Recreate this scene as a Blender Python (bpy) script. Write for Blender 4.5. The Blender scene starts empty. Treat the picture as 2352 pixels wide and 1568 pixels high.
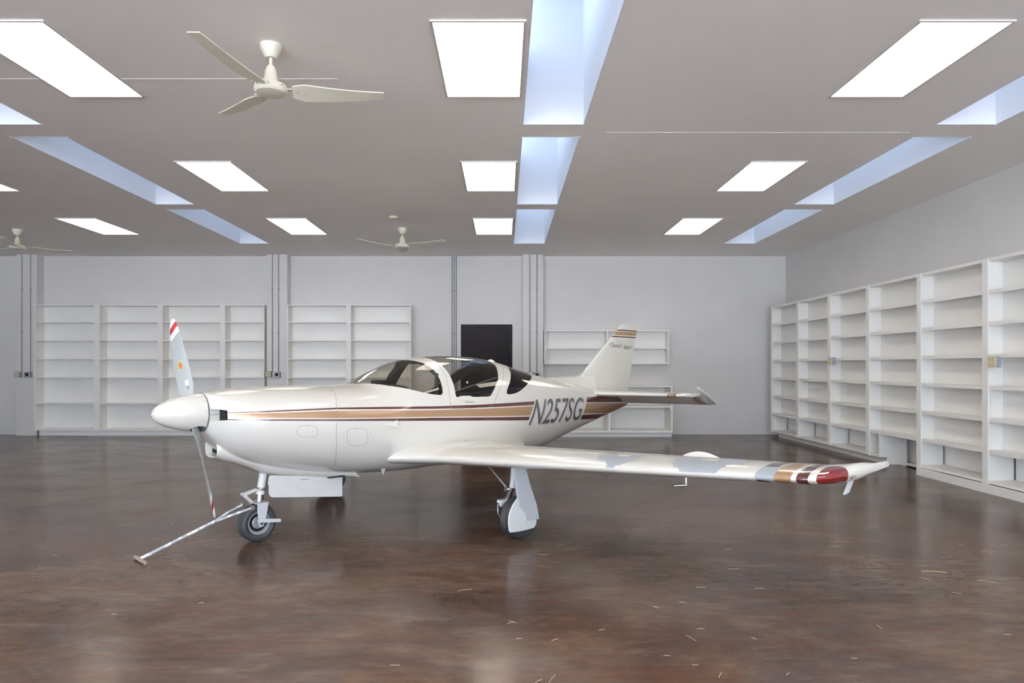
import bpy, bmesh, math, random
import numpy as np
from mathutils import Vector, Matrix
random.seed(7)
SC = bpy.context.scene
COL = SC.collection
R = math.radians
# ------------------------------------------------------------------ camera
CAM_Z = 1.273; WALL_Z = 3.353; BACK_Y = 12.85; RIGHT_X = 5.30; LEFT_X = -12.2; FRONT_Y = -5.0
cd = bpy.data.cameras.new('camera'); cam = bpy.data.objects.new('camera', cd); COL.objects.link(cam)
cam.location = (0, 0, CAM_Z); cam.rotation_euler = (R(90), 0, 0)
cd.sensor_width = 36; cd.lens = 24.0; cd.shift_x = 18/2352; cd.shift_y = 58/2352; cd.clip_start = .05; cd.clip_end = 200
SC.camera = cam
# ------------------------------------------------------------------ light and exposure
SC.view_settings.view_transform = 'Standard'; SC.view_settings.look = 'None'
SC.view_settings.exposure = 0.0; SC.view_settings.gamma = 1.0; SC.view_settings.use_curve_mapping = False
LAMP = 8.0; SKY = 7.8; SUN = 380; DOORSKY = 1.0
W = bpy.data.worlds.new('world'); SC.world = W; W.use_nodes = True
bg = W.node_tree.nodes['Background']; bg.inputs[0].default_value = (.70, .82, 1.0, 1); bg.inputs[1].default_value = SKY
SC.cycles.max_bounces = 10; SC.cycles.diffuse_bounces = 6; SC.cycles.transparent_max_bounces = 12
SC.cycles.caustics_reflective = False; SC.cycles.caustics_refractive = False
sl = bpy.data.lights.new('sun', 'SUN'); sl.energy = SUN; sl.angle = R(.6); sl.color = (1, .985, .96)
so_ = bpy.data.objects.new('sun', sl); COL.objects.link(so_); so_.rotation_euler = (0, R(35), 0)   # sun square to the doorway: lights the apron outside, not the room
def area(name, loc, rot, sx, sy, energy=0, col=(1, 1, 1), portal=False):
    l = bpy.data.lights.new(name, 'AREA'); l.shape = 'RECTANGLE'; l.size = sx; l.size_y = sy; l.energy = energy; l.color = col
    o = bpy.data.objects.new(name, l); COL.objects.link(o); o.location = loc; o.rotation_euler = rot
    if portal: l.cycles.is_portal = True
    return o
# hangar doorway behind the camera: daylight enters through it
DOOR = (-8.5, 4.9, 3.2)
area('doorway_portal', ((DOOR[0]+DOOR[1])/2, FRONT_Y-.02, DOOR[2]/2), (R(90), 0, 0), DOOR[1]-DOOR[0], DOOR[2], portal=True)
# ------------------------------------------------------------------ naming helpers
def tag(o, label=None, cat=None, group=None, kind=None):
    if label: o['label'] = label
    if cat: o['category'] = cat
    if group: o['group'] = group
    if kind: o['kind'] = kind
    return o
def empty(name, loc=(0, 0, 0), rz=0, **k):
    o = bpy.data.objects.new(name, None); COL.objects.link(o); o.location = loc; o.rotation_euler = (0, 0, rz); o.empty_display_size = .1
    return tag(o, **k)
# ------------------------------------------------------------------ materials
def mat(name, col, rough=.5, metal=0, coat=0, noise=0, scale=8, bump=0, spec=.5):
    m = bpy.data.materials.new(name); m.use_nodes = True; nt = m.node_tree; b = nt.nodes['Principled BSDF']
    b.inputs['Base Color'].default_value = (*col, 1); b.inputs['Roughness'].default_value = rough; b.inputs['Metallic'].default_value = metal
    b.inputs['Coat Weight'].default_value = coat; b.inputs['Coat Roughness'].default_value = .06; b.inputs['Specular IOR Level'].default_value = spec
    if noise or bump:
        tc = nt.nodes.new('ShaderNodeTexCoord'); n = nt.nodes.new('ShaderNodeTexNoise'); n.inputs['Scale'].default_value = scale
        n.inputs['Detail'].default_value = 5; nt.links.new(tc.outputs['Object'], n.inputs['Vector'])
        if noise:
            r = nt.nodes.new('ShaderNodeMapRange'); r.inputs[3].default_value = 1-noise; r.inputs[4].default_value = 1+noise
            r.inputs[1].default_value = .3; r.inputs[2].default_value = .7
            x = nt.nodes.new('ShaderNodeVectorMath'); x.operation = 'SCALE'; x.inputs[0].default_value = col
            nt.links.new(n.outputs[0], r.inputs[0]); nt.links.new(r.outputs[0], x.inputs['Scale']); nt.links.new(x.outputs[0], b.inputs['Base Color'])
        if bump:
            u = nt.nodes.new('ShaderNodeBump'); u.inputs['Strength'].default_value = bump; u.inputs['Distance'].default_value = .01
            nt.links.new(n.outputs[0], u.inputs['Height']); nt.links.new(u.outputs[0], b.inputs['Normal'])
    return m
def emis(name, col, s):
    m = bpy.data.materials.new(name); m.use_nodes = True; nt = m.node_tree; nt.nodes.clear()
    e = nt.nodes.new('ShaderNodeEmission'); e.inputs[0].default_value = (*col, 1); e.inputs[1].default_value = s
    o = nt.nodes.new('ShaderNodeOutputMaterial'); nt.links.new(e.outputs[0], o.inputs[0]); return m
def glass(name, tint, rough=.02, fres=1.45):
    m = bpy.data.materials.new(name); m.use_nodes = True; nt = m.node_tree; nt.nodes.clear()
    t = nt.nodes.new('ShaderNodeBsdfTransparent'); t.inputs[0].default_value = (*tint, 1)
    g = nt.nodes.new('ShaderNodeBsdfGlossy'); g.inputs['Roughness'].default_value = rough
    lw = nt.nodes.new('ShaderNodeLayerWeight'); lw.inputs[0].default_value = .5
    pw = nt.nodes.new('ShaderNodeMath'); pw.operation = 'POWER'; pw.inputs[1].default_value = 4.5; nt.links.new(lw.outputs['Facing'], pw.inputs[0])
    f = nt.nodes.new('ShaderNodeMath'); f.operation = 'MULTIPLY_ADD'; f.inputs[1].default_value = .9; f.inputs[2].default_value = .05; nt.links.new(pw.outputs[0], f.inputs[0])
    x = nt.nodes.new('ShaderNodeMixShader'); o = nt.nodes.new('ShaderNodeOutputMaterial')
    nt.links.new(f.outputs[0], x.inputs[0]); nt.links.new(t.outputs[0], x.inputs[1]); nt.links.new(g.outputs[0], x.inputs[2]); nt.links.new(x.outputs[0], o.inputs[0])
    return m
WALLW = mat('wall_paint', (.67, .655, .64), .6, noise=.03, scale=1.5, bump=.08)
CEILW = mat('ceiling_paint', (.93, .90, .875), .55, noise=.03, scale=.7)
SHELF = mat('shelf_paint', (.84, .83, .80), .45, noise=.02, scale=3)
SHAFT = mat('shaft_paint', (.86, .87, .90), .5)
CREAM = mat('aircraft_gelcoat', (.69, .675, .62), .22, coat=.6)
MAROON = mat('maroon_paint', (.055, .012, .014), .2, coat=.5)
GOLD = mat('gold_paint', (.34, .21, .115), .28, metal=.25, coat=.5)
PRIMER = mat('grey_primer', (.33, .36, .395), .7, noise=.04, scale=20)
LTGREY = mat('light_grey_paint', (.62, .64, .66), .4)
DKGREY = mat('lettering_grey', (.10, .10, .10), .35)
SHGREY = mat('lettering_shadow', (.42, .40, .41), .35)
BLACK = mat('matt_black', (.008, .008, .008), .7, spec=.15)
SEAM = mat('seam_dark', (.22, .21, .20), .6)
RUBBER = mat('tyre_rubber', (.035, .038, .043), .6, noise=.15, scale=25)
STEEL = mat('brushed_steel', (.62, .62, .63), .3, metal=1)
CHROME = mat('chrome', (.8, .8, .82), .12, metal=1)
PROPG = mat('propeller_grey', (.36, .385, .385), .38, noise=.03, scale=10)
RED = mat('red_paint', (.30, .02, .03), .35)
WHITE = mat('white_paint', (.82, .82, .80), .4)
WORNW = mat('worn_white_paint', (.74, .74, .72), .45, noise=.04, scale=12)
LININ = mat('cabin_lining', (.03, .029, .028), .85)
SEATM = mat('seat_fabric', (.040, .036, .032), .9)
TINT = glass('tinted_acrylic', (.80, .775, .72))
TINTD = glass('dark_tinted_acrylic', (.50, .48, .45))
def lens(name, c):
    m = mat(name, c, .08, coat=1); b = m.node_tree.nodes['Principled BSDF']; b.inputs['Transmission Weight'].default_value = .35; return m
REDL = lens('red_lens', (.17, .003, .006)); GREENL = lens('green_lens', (.01, .3, .06))
CONDU = mat('grey_conduit', (.20, .205, .215), .6)
BOXG = mat('grey_metal_box', (.30, .31, .33), .45, metal=.3)
RIMG = mat('wheel_alloy', (.36, .37, .38), .4, metal=.3)
IVORY = mat('ivory_plastic', (.66, .60, .42), .4)
BLKDOOR = mat('black_door_paint', (.012, .010, .011), .7, spec=.12)
FANM = mat('cream_fan_enamel', (.68, .65, .54), .4)
PANEL = emis('lamp_diffuser', (1.0, .91, .77), LAMP)
STRAW = mat('dry_straw', (.62, .50, .30), .6)
# ------------------------------------------------------------------ mesh helpers
def link_mesh(name, verts, faces, mats, parent=None, mi=None, smooth=False, normals=None, sharp=None):
    me = bpy.data.meshes.new(name); me.from_pydata([tuple(map(float, v)) for v in verts], [], [tuple(map(int, f)) for f in faces])
    for m in (mats if isinstance(mats, (list, tuple)) else [mats]): me.materials.append(m)
    if mi is not None: me.polygons.foreach_set('material_index', [int(i) for i in mi])
    if smooth: me.polygons.foreach_set('use_smooth', [True]*len(me.polygons))
    me.update()
    if normals is not None: me.normals_split_custom_set_from_vertices([tuple(map(float, n)) for n in normals])
    elif smooth and sharp: me.set_sharp_from_angle(angle=R(sharp))
    o = bpy.data.objects.new(name, me); COL.objects.link(o)
    if parent: o.parent = parent
    return o
class MB:
    """collects shapes, then becomes one mesh object"""
    def __init__(s): s.v = []; s.f = []; s.m = []; s.cur = 0
    def add(s, vs, fs):
        k = len(s.v); s.v += [tuple(v) for v in vs]; s.f += [tuple(i+k for i in f) for f in fs]; s.m += [s.cur]*len(fs); return s
    def box(s, x0, x1, y0, y1, z0, z1):
        return s.add([(x0,y0,z0),(x1,y0,z0),(x1,y1,z0),(x0,y1,z0),(x0,y0,z1),(x1,y0,z1),(x1,y1,z1),(x0,y1,z1)],
                     [(3,2,1,0),(4,5,6,7),(0,1,5,4),(1,2,6,5),(2,3,7,6),(3,0,4,7)])
    def tube(s, pts, r, seg=10, cap=True):
        pts = [Vector(p) for p in pts]; n = len(pts); rr = r if isinstance(r, (list, tuple)) else [r]*n
        up = None; vs = []
        for i, p in enumerate(pts):
            t = (pts[min(i+1, n-1)]-pts[max(i-1, 0)]).normalized()
            if up is None: up = t.orthogonal().normalized()
            up = (up-t*up.dot(t)).normalized(); w = t.cross(up)
            for k in range(seg):
                q = 2*math.pi*k/seg; vs.append(p+(up*math.cos(q)+w*math.sin(q))*rr[i])
        fs = [(i*seg+k, i*seg+(k+1)%seg, (i+1)*seg+(k+1)%seg, (i+1)*seg+k) for i in range(n-1) for k in range(seg)]
        if cap: fs += [tuple(range(seg))[::-1], tuple((n-1)*seg+k for k in range(seg))]
        return s.add(vs, fs)
    def lathe(s, prof, c=(0,0,0), axis='z', seg=32, ang=2*math.pi):
        vs = []; n = len(prof); full = abs(ang-2*math.pi) < 1e-6; ns = seg if full else seg+1
        for k in range(ns):
            q = ang*k/seg; co, si = math.cos(q), math.sin(q)
            for r, h in prof:
                x, y = r*co, r*si
                p = {'z': (x, y, h), 'y': (x, h, y), 'x': (h, x, y)}[axis]
                vs.append((p[0]+c[0], p[1]+c[1], p[2]+c[2]))
        fs = [(k*n+i, ((k+1) % ns)*n+i, ((k+1) % ns)*n+i+1, k*n+i+1) for k in range(seg) for i in range(n-1)]
        return s.add(vs, fs)
    def prism(s, poly, f0, f1):
        """poly of 2d points, f0 and f1 map a 2d point to the two faces"""
        n = len(poly); vs = [f0(*p) for p in poly]+[f1(*p) for p in poly]
        return s.add(vs, [tuple(range(n))[::-1], tuple(range(n, 2*n))]+[(i, (i+1) % n, n+(i+1) % n, n+i) for i in range(n)])
    def build(s, name, mats, parent=None, smooth=None, bevel=0):
        bm = bmesh.new(); vs = [bm.verts.new(v) for v in s.v]; lay = []
        for f, m in zip(s.f, s.m):
            try: F = bm.faces.new([vs[i] for i in f]); F.material_index = m
            except ValueError: pass
        bmesh.ops.remove_doubles(bm, verts=bm.verts, dist=1e-6)
        bmesh.ops.recalc_face_normals(bm, faces=bm.faces)
        me = bpy.data.meshes.new(name); bm.to_mesh(me); bm.free()
        for m in (mats if isinstance(mats, (list, tuple)) else [mats]): me.materials.append(m)
        if smooth: me.polygons.foreach_set('use_smooth', [True]*len(me.polygons)); me.set_sharp_from_angle(angle=R(smooth))
        o = bpy.data.objects.new(name, me); COL.objects.link(o)
        if parent: o.parent = parent
        if bevel:
            b = o.modifiers.new('bevel', 'BEVEL'); b.width = bevel; b.segments = 2; b.limit_method = 'ANGLE'
        return o
def copy_tree(o, parent=None):
    c = o.copy(); COL.objects.link(c); c.parent = parent
    for ch in list(o.children): copy_tree(ch, c)
    return c
def box(name, m, parent, *a, bevel=0, **k): return tag(MB().box(*a).build(name, m, parent, bevel=bevel), **k)
# surfaces cut along level sets (window outlines, paint lines): triangles with smooth normals
class Surf:
    def __init__(s, V, N, T): s.V = V; s.N = N; s.T = T; s.r = np.zeros(len(T), int)
    def cut(s, fn):
        """split triangles where fn(V) changes sign; returns nothing, call side() after"""
        F = fn(s.V); F = np.where(np.abs(F) < 1e-7, 1e-7, F); sg = F > 0
        c = sg[s.T].sum(1); mix = (c == 1) | (c == 2)
        keep = s.T[~mix]; kr = s.r[~mix]; nV = list(s.V); nN = list(s.N); cache = {}; nT = []; nR = []
        def mid(i, j):
            k = (i, j) if i < j else (j, i)
            if k not in cache:
                t = F[k[0]]/(F[k[0]]-F[k[1]]); cache[k] = len(nV)
                nV.append(s.V[k[0]]*(1-t)+s.V[k[1]]*t); n = s.N[k[0]]*(1-t)+s.N[k[1]]*t; nN.append(n/np.linalg.norm(n))
            return cache[k]
        for t, r in zip(s.T[mix], s.r[mix]):
            i, j, k = t
            while not ((sg[i] != sg[j]) and (sg[i] != sg[k])): i, j, k = j, k, i
            p, q = mid(i, j), mid(i, k)
            nT += [(i, p, q), (p, j, k), (p, k, q)]; nR += [r]*3
        s.V = np.array(nV); s.N = np.array(nN)
        s.T = np.vstack([keep, np.array(nT, int).reshape(-1, 3)]); s.r = np.concatenate([kr, np.array(nR, int)])
    def cen(s): return s.V[s.T].mean(1)
    def paint(s, fn, reg):
        s.cut(fn); s.r[fn(s.cen()) > 0] = reg
    def paint_all(s, fns, reg):
        """region where every field is positive, cut along each one so thin stripes stay crisp"""
        for f in fns: s.cut(f)
        c = s.cen(); s.r[np.min([f(c) for f in fns], axis=0) > 0] = reg
    def obj(s, name, sel, mats, parent, off=0, flip=False):
        T = s.T[sel]; u, inv = np.unique(T, return_inverse=True); T = inv.reshape(-1, 3)
        V = s.V[u]+s.N[u]*off; N = s.N[u]
        if flip: T = T[:, ::-1]; N = -N
        ids = s.r[sel]; mm = sorted(mats.keys()); mi = [mm.index(i) if i in mats else 0 for i in ids]
        return link_mesh(name, V, T, [mats[k] for k in mm], parent, mi, True, N)
def grid_surf(G, closed=True):
    m, n = G.shape[:2]
    da = np.gradient(G, axis=0)
    db = (np.roll(G, -1, 1)-np.roll(G, 1, 1)) if closed else np.gradient(G, axis=1)
    N = np.cross(da, db); L = np.linalg.norm(N, axis=2, keepdims=True); N = N/np.maximum(L, 1e-12)
    cen = G.mean(1, keepdims=True)
    if (N*(G-cen)).sum() < 0: N = -N; fl = True
    else: fl = False
    idx = np.arange(m*n).reshape(m, n); nx = np.roll(idx, -1, 1) if closed else idx[:, 1:]
    A = idx if closed else idx[:, :-1]
    a, b, c, d = A[:-1].ravel(), nx[:-1].ravel(), nx[1:].ravel(), A[1:].ravel()
    T = np.vstack([np.stack([a, d, c], 1), np.stack([a, c, b], 1)])
    if fl: T = T[:, ::-1]
    V = G.reshape(-1, 3); ar = np.linalg.norm(np.cross(V[T[:, 1]]-V[T[:, 0]], V[T[:, 2]]-V[T[:, 0]]), axis=1)
    return Surf(V, N.reshape(-1, 3), T[ar > 1e-10])
def add_cap(S, ring, nrm):
    k = len(S.V); n = len(ring); S.V = np.vstack([S.V, ring, ring.mean(0)[None]]); S.N = np.vstack([S.N, np.tile(np.array(nrm, float), (n+1, 1))])
    T = np.array([(k+i, k+(i+1) % n, k+n) for i in range(n)]); S.T = np.vstack([S.T, T]); S.r = np.concatenate([S.r, np.zeros(n, int)])
def sdf(P, poly):
    """signed distance (positive inside) of points P (n,2) to a closed polygon"""
    poly = np.asarray(poly, float); d = np.full(len(P), 1e9); ins = np.zeros(len(P), bool)
    for i in range(len(poly)):
        a = poly[i]; b = poly[(i+1) % len(poly)]; e = b-a; w = P-a
        t = np.clip((w@e)/(e@e), 0, 1); q = w-t[:, None]*e; d = np.minimum(d, (q*q).sum(1))
        c = (a[1] > P[:, 1]) != (b[1] > P[:, 1])
        with np.errstate(divide='ignore', invalid='ignore'): xi = (b[0]-a[0])*(P[:, 1]-a[1])/(b[1]-a[1])+a[0]
        ins ^= c & (P[:, 0] < xi)
    return np.sqrt(d)*np.where(ins, 1, -1)
# ---- fuselage shape: a = metres ahead of the main wheels, half width, top, bottom, widest height, upper/lower roundness
ST = np.array([
 [ 1.80,.142,1.092,.820,.957,2.0,2.0],
 [ 1.76,.225,1.098,.755,.945,2.1,2.0],
 [ 1.70,.290,1.106,.690,.930,2.15,2.0],
 [ 1.60,.355,1.118,.625,.905,2.2,2.0],
 [ 1.45,.405,1.126,.565,.880,2.3,2.05],
 [ 1.25,.445,1.130,.510,.860,2.4,2.15],
 [ 1.00,.480,1.130,.465,.840,2.4,2.3],
 [ 0.75,.495,1.130,.430,.825,2.3,2.5],
 [ 0.62,.500,1.137,.420,.820,2.2,2.6],
 [ 0.50,.502,1.172,.412,.815,2.1,2.6],
 [ 0.35,.505,1.244,.405,.810,2.05,2.7],
 [ 0.15,.505,1.320,.400,.800,2.0,2.7],
 [-0.10,.505,1.360,.400,.795,2.0,2.7],
 [-0.35,.502,1.373,.400,.795,2.0,2.7],
 [-0.65,.492,1.364,.400,.795,2.0,2.7],
 [-0.95,.470,1.328,.400,.800,2.0,2.6],
 [-1.20,.442,1.272,.405,.805,2.0,2.5],
 [-1.50,.395,1.203,.430,.815,2.1,2.4],
 [-1.80,.340,1.145,.490,.830,2.2,2.3],
 [-2.10,.285,1.095,.553,.845,2.3,2.2],
 [-2.40,.228,1.045,.617,.860,2.4,2.2],
 [-2.70,.165,1.005,.680,.870,2.4,2.2],
 [-3.00,.100,.965,.738,.870,2.4,2.2],
 [-3.30,.030,.900,.800,.855,2.3,2.2]])[::-1]
def pchip(x, y, xi):
    x = np.asarray(x, float); y = np.asarray(y, float); xi = np.atleast_1d(np.asarray(xi, float))
    h = np.diff(x); d = np.diff(y)/h; m = np.zeros_like(y)
    for i in range(1, len(x)-1):
        if d[i-1]*d[i] > 0:
            w1 = 2*h[i]+h[i-1]; w2 = h[i]+2*h[i-1]; m[i] = (w1+w2)/(w1/d[i-1]+w2/d[i])
    m[0] = d[0]; m[-1] = d[-1]
    xi = np.clip(xi, x[0], x[-1]); k = np.clip(np.searchsorted(x, xi)-1, 0, len(x)-2)
    t = (xi-x[k])/h[k]; t2 = t*t; t3 = t2*t
    return (2*t3-3*t2+1)*y[k]+(t3-2*t2+t)*h[k]*m[k]+(-2*t3+3*t2)*y[k+1]+(t3-t2)*h[k]*m[k+1]
def section(a):
    return [pchip(ST[:,0], ST[:,j], a) for j in range(1, 7)]
def side_b(a, z):
    """port half width of the fuselage skin at (a, z)"""
    w, zt, zb, zc, nu, nl = section(a)
    z = np.atleast_1d(z)
    up = z >= zc; h = np.where(up, zt-zc, zc-zb); n = np.where(up, nu, nl)
    q = np.clip(1-(np.abs(z-zc)/h)**n, 0, 1)
    return w*q**(1/n)
# ================================================================== THE ROOM
WELLX = [(-4.46, -3.97), (.165, .68), (3.71, 4.22)]; WELLY = [(9.03, 11.52), (6.19, 8.74), (3.35, 5.86), (.51, 3.02)]
WELLH = 1.35
def floor_mat():
    m = bpy.data.materials.new('stained_concrete'); m.use_nodes = True; nt = m.node_tree; b = nt.nodes['Principled BSDF']; L = nt.links.new
    tc = nt.nodes.new('ShaderNodeTexCoord')
    def noise(scale, detail=6, rough=.6, sx=1, sy=1, dist=0):
        mp = nt.nodes.new('ShaderNodeMapping'); mp.inputs['Scale'].default_value = (sx, sy, 1); L(tc.outputs['Object'], mp.inputs['Vector'])
        n = nt.nodes.new('ShaderNodeTexNoise'); n.inputs['Scale'].default_value = scale; n.inputs['Detail'].default_value = detail
        n.inputs['Roughness'].default_value = rough; n.inputs['Distortion'].default_value = dist; L(mp.outputs[0], n.inputs['Vector']); return n.outputs[0]
    def ramp(src, stops):
        r = nt.nodes.new('ShaderNodeValToRGB'); e = r.color_ramp.elements
        e[0].position, e[0].color = stops[0][0], (*stops[0][1], 1); e[1].position, e[1].color = stops[-1][0], (*stops[-1][1], 1)
        for p, c in stops[1:-1]: x = e.new(p); x.color = (*c, 1)
        L(src, r.inputs[0]); return r.outputs[0]
    def mix(f, a, c, mode='MIX'):
        x = nt.nodes.new('ShaderNodeMix'); x.data_type = 'RGBA'; x.blend_type = mode
        if isinstance(f, (int, float)): x.inputs[0].default_value = f
        else: L(f, x.inputs[0])
        L(a, x.inputs[6]); L(c, x.inputs[7]) if not isinstance(c, tuple) else setattr(x.inputs[7], 'default_value', (*c, 1))
        return x.outputs[2]
    def lum(src, lo, hi, a=0., c=1.):
        r = nt.nodes.new('ShaderNodeMapRange'); r.inputs[1].default_value = lo; r.inputs[2].default_value = hi; r.inputs[3].default_value = a; r.inputs[4].default_value = c
        L(src, r.inputs[0]); return r.outputs[0]
    base = ramp(noise(1.3, 8, .65, .7, 1.2, .6), [(.30, (.042, .024, .017)), (.45, (.082, .049, .034)), (.58, (.135, .089, .060)), (.72, (.080, .056, .044))])
    c = mix(lum(noise(.9, 5, .6, 1, 1.3, 1.), .50, .68, 0, .7), base, (.082, .070, .070))
    c = mix(lum(noise(2.1, 7, .7, .6, 1.4, 1.4), .48, .74, 0, .8), c, (.110, .046, .027))
    c = mix(lum(noise(3.3, 7, .7, .5, 1.6, .8), .50, .76, 0, .6), c, (.19, .155, .135))
    c = mix(lum(noise(14, 8, .75, .5, 1.3), .38, .72, .0, .62), c, (.050, .030, .024))
    c = mix(lum(noise(60, 6, .8), .58, .70, 0, .4), c, (.22, .175, .145))
    L(c, b.inputs['Base Color'])
    rg = lum(noise(1.7, 8, .7, .8, 1.2), .3, .7, .13, .26); L(rg, b.inputs['Roughness'])
    b.inputs['Specular IOR Level'].default_value = .12
    bu = nt.nodes.new('ShaderNodeBump'); bu.inputs['Strength'].default_value = .10; bu.inputs['Distance'].default_value = .004
    L(noise(5, 6, .6), bu.inputs['Height']); L(bu.outputs[0], b.inputs['Normal'])
    return m
FLOORM = floor_mat()
def structure(name, mb, m, **k): return tag(mb.build(name, m), kind='structure', **k)
structure('floor', MB().box(LEFT_X-.2, RIGHT_X+.2, FRONT_Y-.2, BACK_Y+.2, -.2, 0), FLOORM)
structure('ground', MB().box(-40, 40, -60, FRONT_Y-.2, -.25, -.02), mat('concrete_apron', (.53, .56, .61), .8, noise=.05, scale=1))
structure('wall_back', MB().box(LEFT_X-.2, RIGHT_X+.2, BACK_Y, BACK_Y+.2, 0, WALL_Z+.1), WALLW)
structure('wall_right', MB().box(RIGHT_X, RIGHT_X+.2, FRONT_Y, BACK_Y, 0, WALL_Z+.1), WALLW)
structure('wall_left', MB().box(LEFT_X-.2, LEFT_X, FRONT_Y, BACK_Y, 0, WALL_Z+.1), WALLW)
fw = MB(); fw.box(LEFT_X-.2, DOOR[0], FRONT_Y-.2, FRONT_Y, 0, WALL_Z+.1); fw.box(DOOR[1], RIGHT_X+.2, FRONT_Y-.2, FRONT_Y, 0, WALL_Z+.1); fw.box(DOOR[0], DOOR[1], FRONT_Y-.2, FRONT_Y, DOOR[2], WALL_Z+.1)
structure('wall_front', fw, WALLW)
# ceiling slab with the skylight shafts left open
xs = sorted([LEFT_X-.2, RIGHT_X+.2]+[x for a, b in WELLX for x in (a-.0145, b+.0145)]); ys = sorted([FRONT_Y-.2, BACK_Y+.2]+[y for a, b in WELLY for y in (a-.0145, b+.0145)])
ce = MB()
for i in range(len(xs)-1):
    for j in range(len(ys)-1):
        cx, cy = (xs[i]+xs[i+1])/2, (ys[j]+ys[j+1])/2
        if any(a-.02 < cx < b+.02 for a, b in WELLX) and any(a-.02 < cy < b+.02 for a, b in WELLY): continue
        ce.box(xs[i], xs[i+1], ys[j], ys[j+1], WALL_Z, WALL_Z+.06)
structure('ceiling', ce, CEILW)
cols = ['left', 'middle', 'right']; rows = ['nearest the back wall', 'second from the back wall', 'third from the back wall', 'nearest the camera']
SKYG = glass('skylight_glass', (.150, .168, .190))
for i, (x0, x1) in enumerate(WELLX):
    for j, (y0, y1) in enumerate(WELLY):
        area('skylight_portal', ((x0+x1)/2, (y0+y1)/2, WALL_Z+WELLH-.02), (0, 0, 0), x1-x0, y1-y0, portal=True)
        sk = empty('window_%d' % (i*4+j+1), ((x0+x1)/2, (y0+y1)/2, WALL_Z), kind='structure')
        hx, hy = (x1-x0)/2, (y1-y0)/2; sh = MB()
        z0, z1 = -.001, WELLH
        for vs in ([(-hx,-hy),(hx,-hy)], [(hx,-hy),(hx,hy)], [(hx,hy),(-hx,hy)], [(-hx,hy),(-hx,-hy)]):
            (ax, ay), (bx, by) = vs; ox = .015*(1 if ax == bx == hx else -1 if ax == bx else 0); oy = .015*(1 if ay == by == hy else -1 if ay == by else 0)
            sh.prism([(0, 0), (1, 0), (1, 1), (0, 1)], lambda s, t: (ax+(bx-ax)*s, ay+(by-ay)*s, z0+(z1-z0)*t), lambda s, t: (ax+(bx-ax)*s+ox, ay+(by-ay)*s+oy, z0+(z1-z0)*t))
        sh.build('shaft', SHAFT, sk)
        MB().box(-hx, hx, -hy, hy, WELLH-.05, WELLH-.044).build('glass_pane', SKYG, sk)
# pilasters, conduits and boxes
for k, (x0, x1) in enumerate([(-9.04, -8.66), (-4.40, -4.02), (.347, .726)]):
    structure('trim_%d' % (k+1), MB().box(x0, x1, 12.65, BACK_Y, 0, WALL_Z), WALLW)
structure('trim_4', MB().box(LEFT_X, -1.2, 4.93, 4.942, WALL_Z-.002, WALL_Z), CEILW)
structure('trim_5', MB().box(.9, 3.6, 6.06, 6.072, WALL_Z-.002, WALL_Z), CEILW)
ox_ = 1158/1568
def X(u, y): return (u-1158)/1568*y
def Z(v, y): return CAM_Z-(v-842)/1568*y
PG = 'thin grey conduits running down the back wall'
def conduit(u, y, vb, label, w=.0095):
    x = X(u, y); o = MB().tube([(x, y-w-.002, Z(vb, y)), (x, y-w-.002, WALL_Z)], w, 8).build('conduit', CONDU, None, smooth=40)
    for z in (1.9, 2.7): MB().box(x-.018, x+.018, y-2*w-.004, y, z, z+.012).build('strap', CONDU, o)
    tag(o, label, 'conduit', PG)
conduit(51, 12.65, 855, 'left conduit on the farthest left pilaster'); conduit(71, 12.65, 855, 'right conduit on the farthest left pilaster')
conduit(626, 12.65, 855, 'left conduit on the pilaster behind the propeller nose'); conduit(640, 12.65, 855, 'right conduit on the pilaster behind the propeller nose')
conduit(1217, 12.65, 855, 'left conduit on the pilaster right of the black door'); conduit(1233, 12.65, 855, 'right conduit on the pilaster right of the black door')
for u, w in ((1038.5, 'left'), (1043.3, 'middle'), (1048, 'right')): conduit(u, BACK_Y, 985, '%s of the three close conduits left of the black door' % w)
def wallbox(u, v, y, label, kind):
    x, z = X(u, y), Z(v, y); h = .052
    e = empty('outlet_box', (x, y, z), label=label, cat='outlet box', group='electrical boxes on the pilasters')
    MB().box(-h, h, -.075, 0, -h, h).build('box_body', BOXG, e, bevel=.004)
    if kind == 'four':
        MB().box(-h*.95, h*.95, -.080, -.0751, -h*.95, h*.95).build('cover_plate', mat('worn_cover_plate', (.36, .34, .26), .5), e)
        for sx in (-1, 1):
            for sz in (-1, 1): MB().box(sx*.022-.014, sx*.022+.014, -.084, -.0801, sz*.022-.013, sz*.022+.013).build('socket', IVORY, e)
    else:
        MB().lathe([(0, -.088), (.026, -.088), (.03, -.0751)], axis='y', seg=20).build('round_socket', BLACK, e)
wallbox(45, 860, 12.65, 'square four-socket outlet box on the farthest left pilaster', 'four'); wallbox(68, 860, 12.65, 'dark round-socket box on the farthest left pilaster', 'r')
wallbox(619, 859, 12.65, 'square four-socket outlet box on the pilaster above the cowling', 'four'); wallbox(638.5, 860, 12.65, 'grey round-socket box on the pilaster above the cowling', 'r')
wallbox(1218, 860, 12.65, 'square outlet box just above the fuselage, right of the black door', 'four'); wallbox(1233, 861, 12.65, 'grey round-socket box just above the fuselage, right of the black door', 'r')
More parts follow.
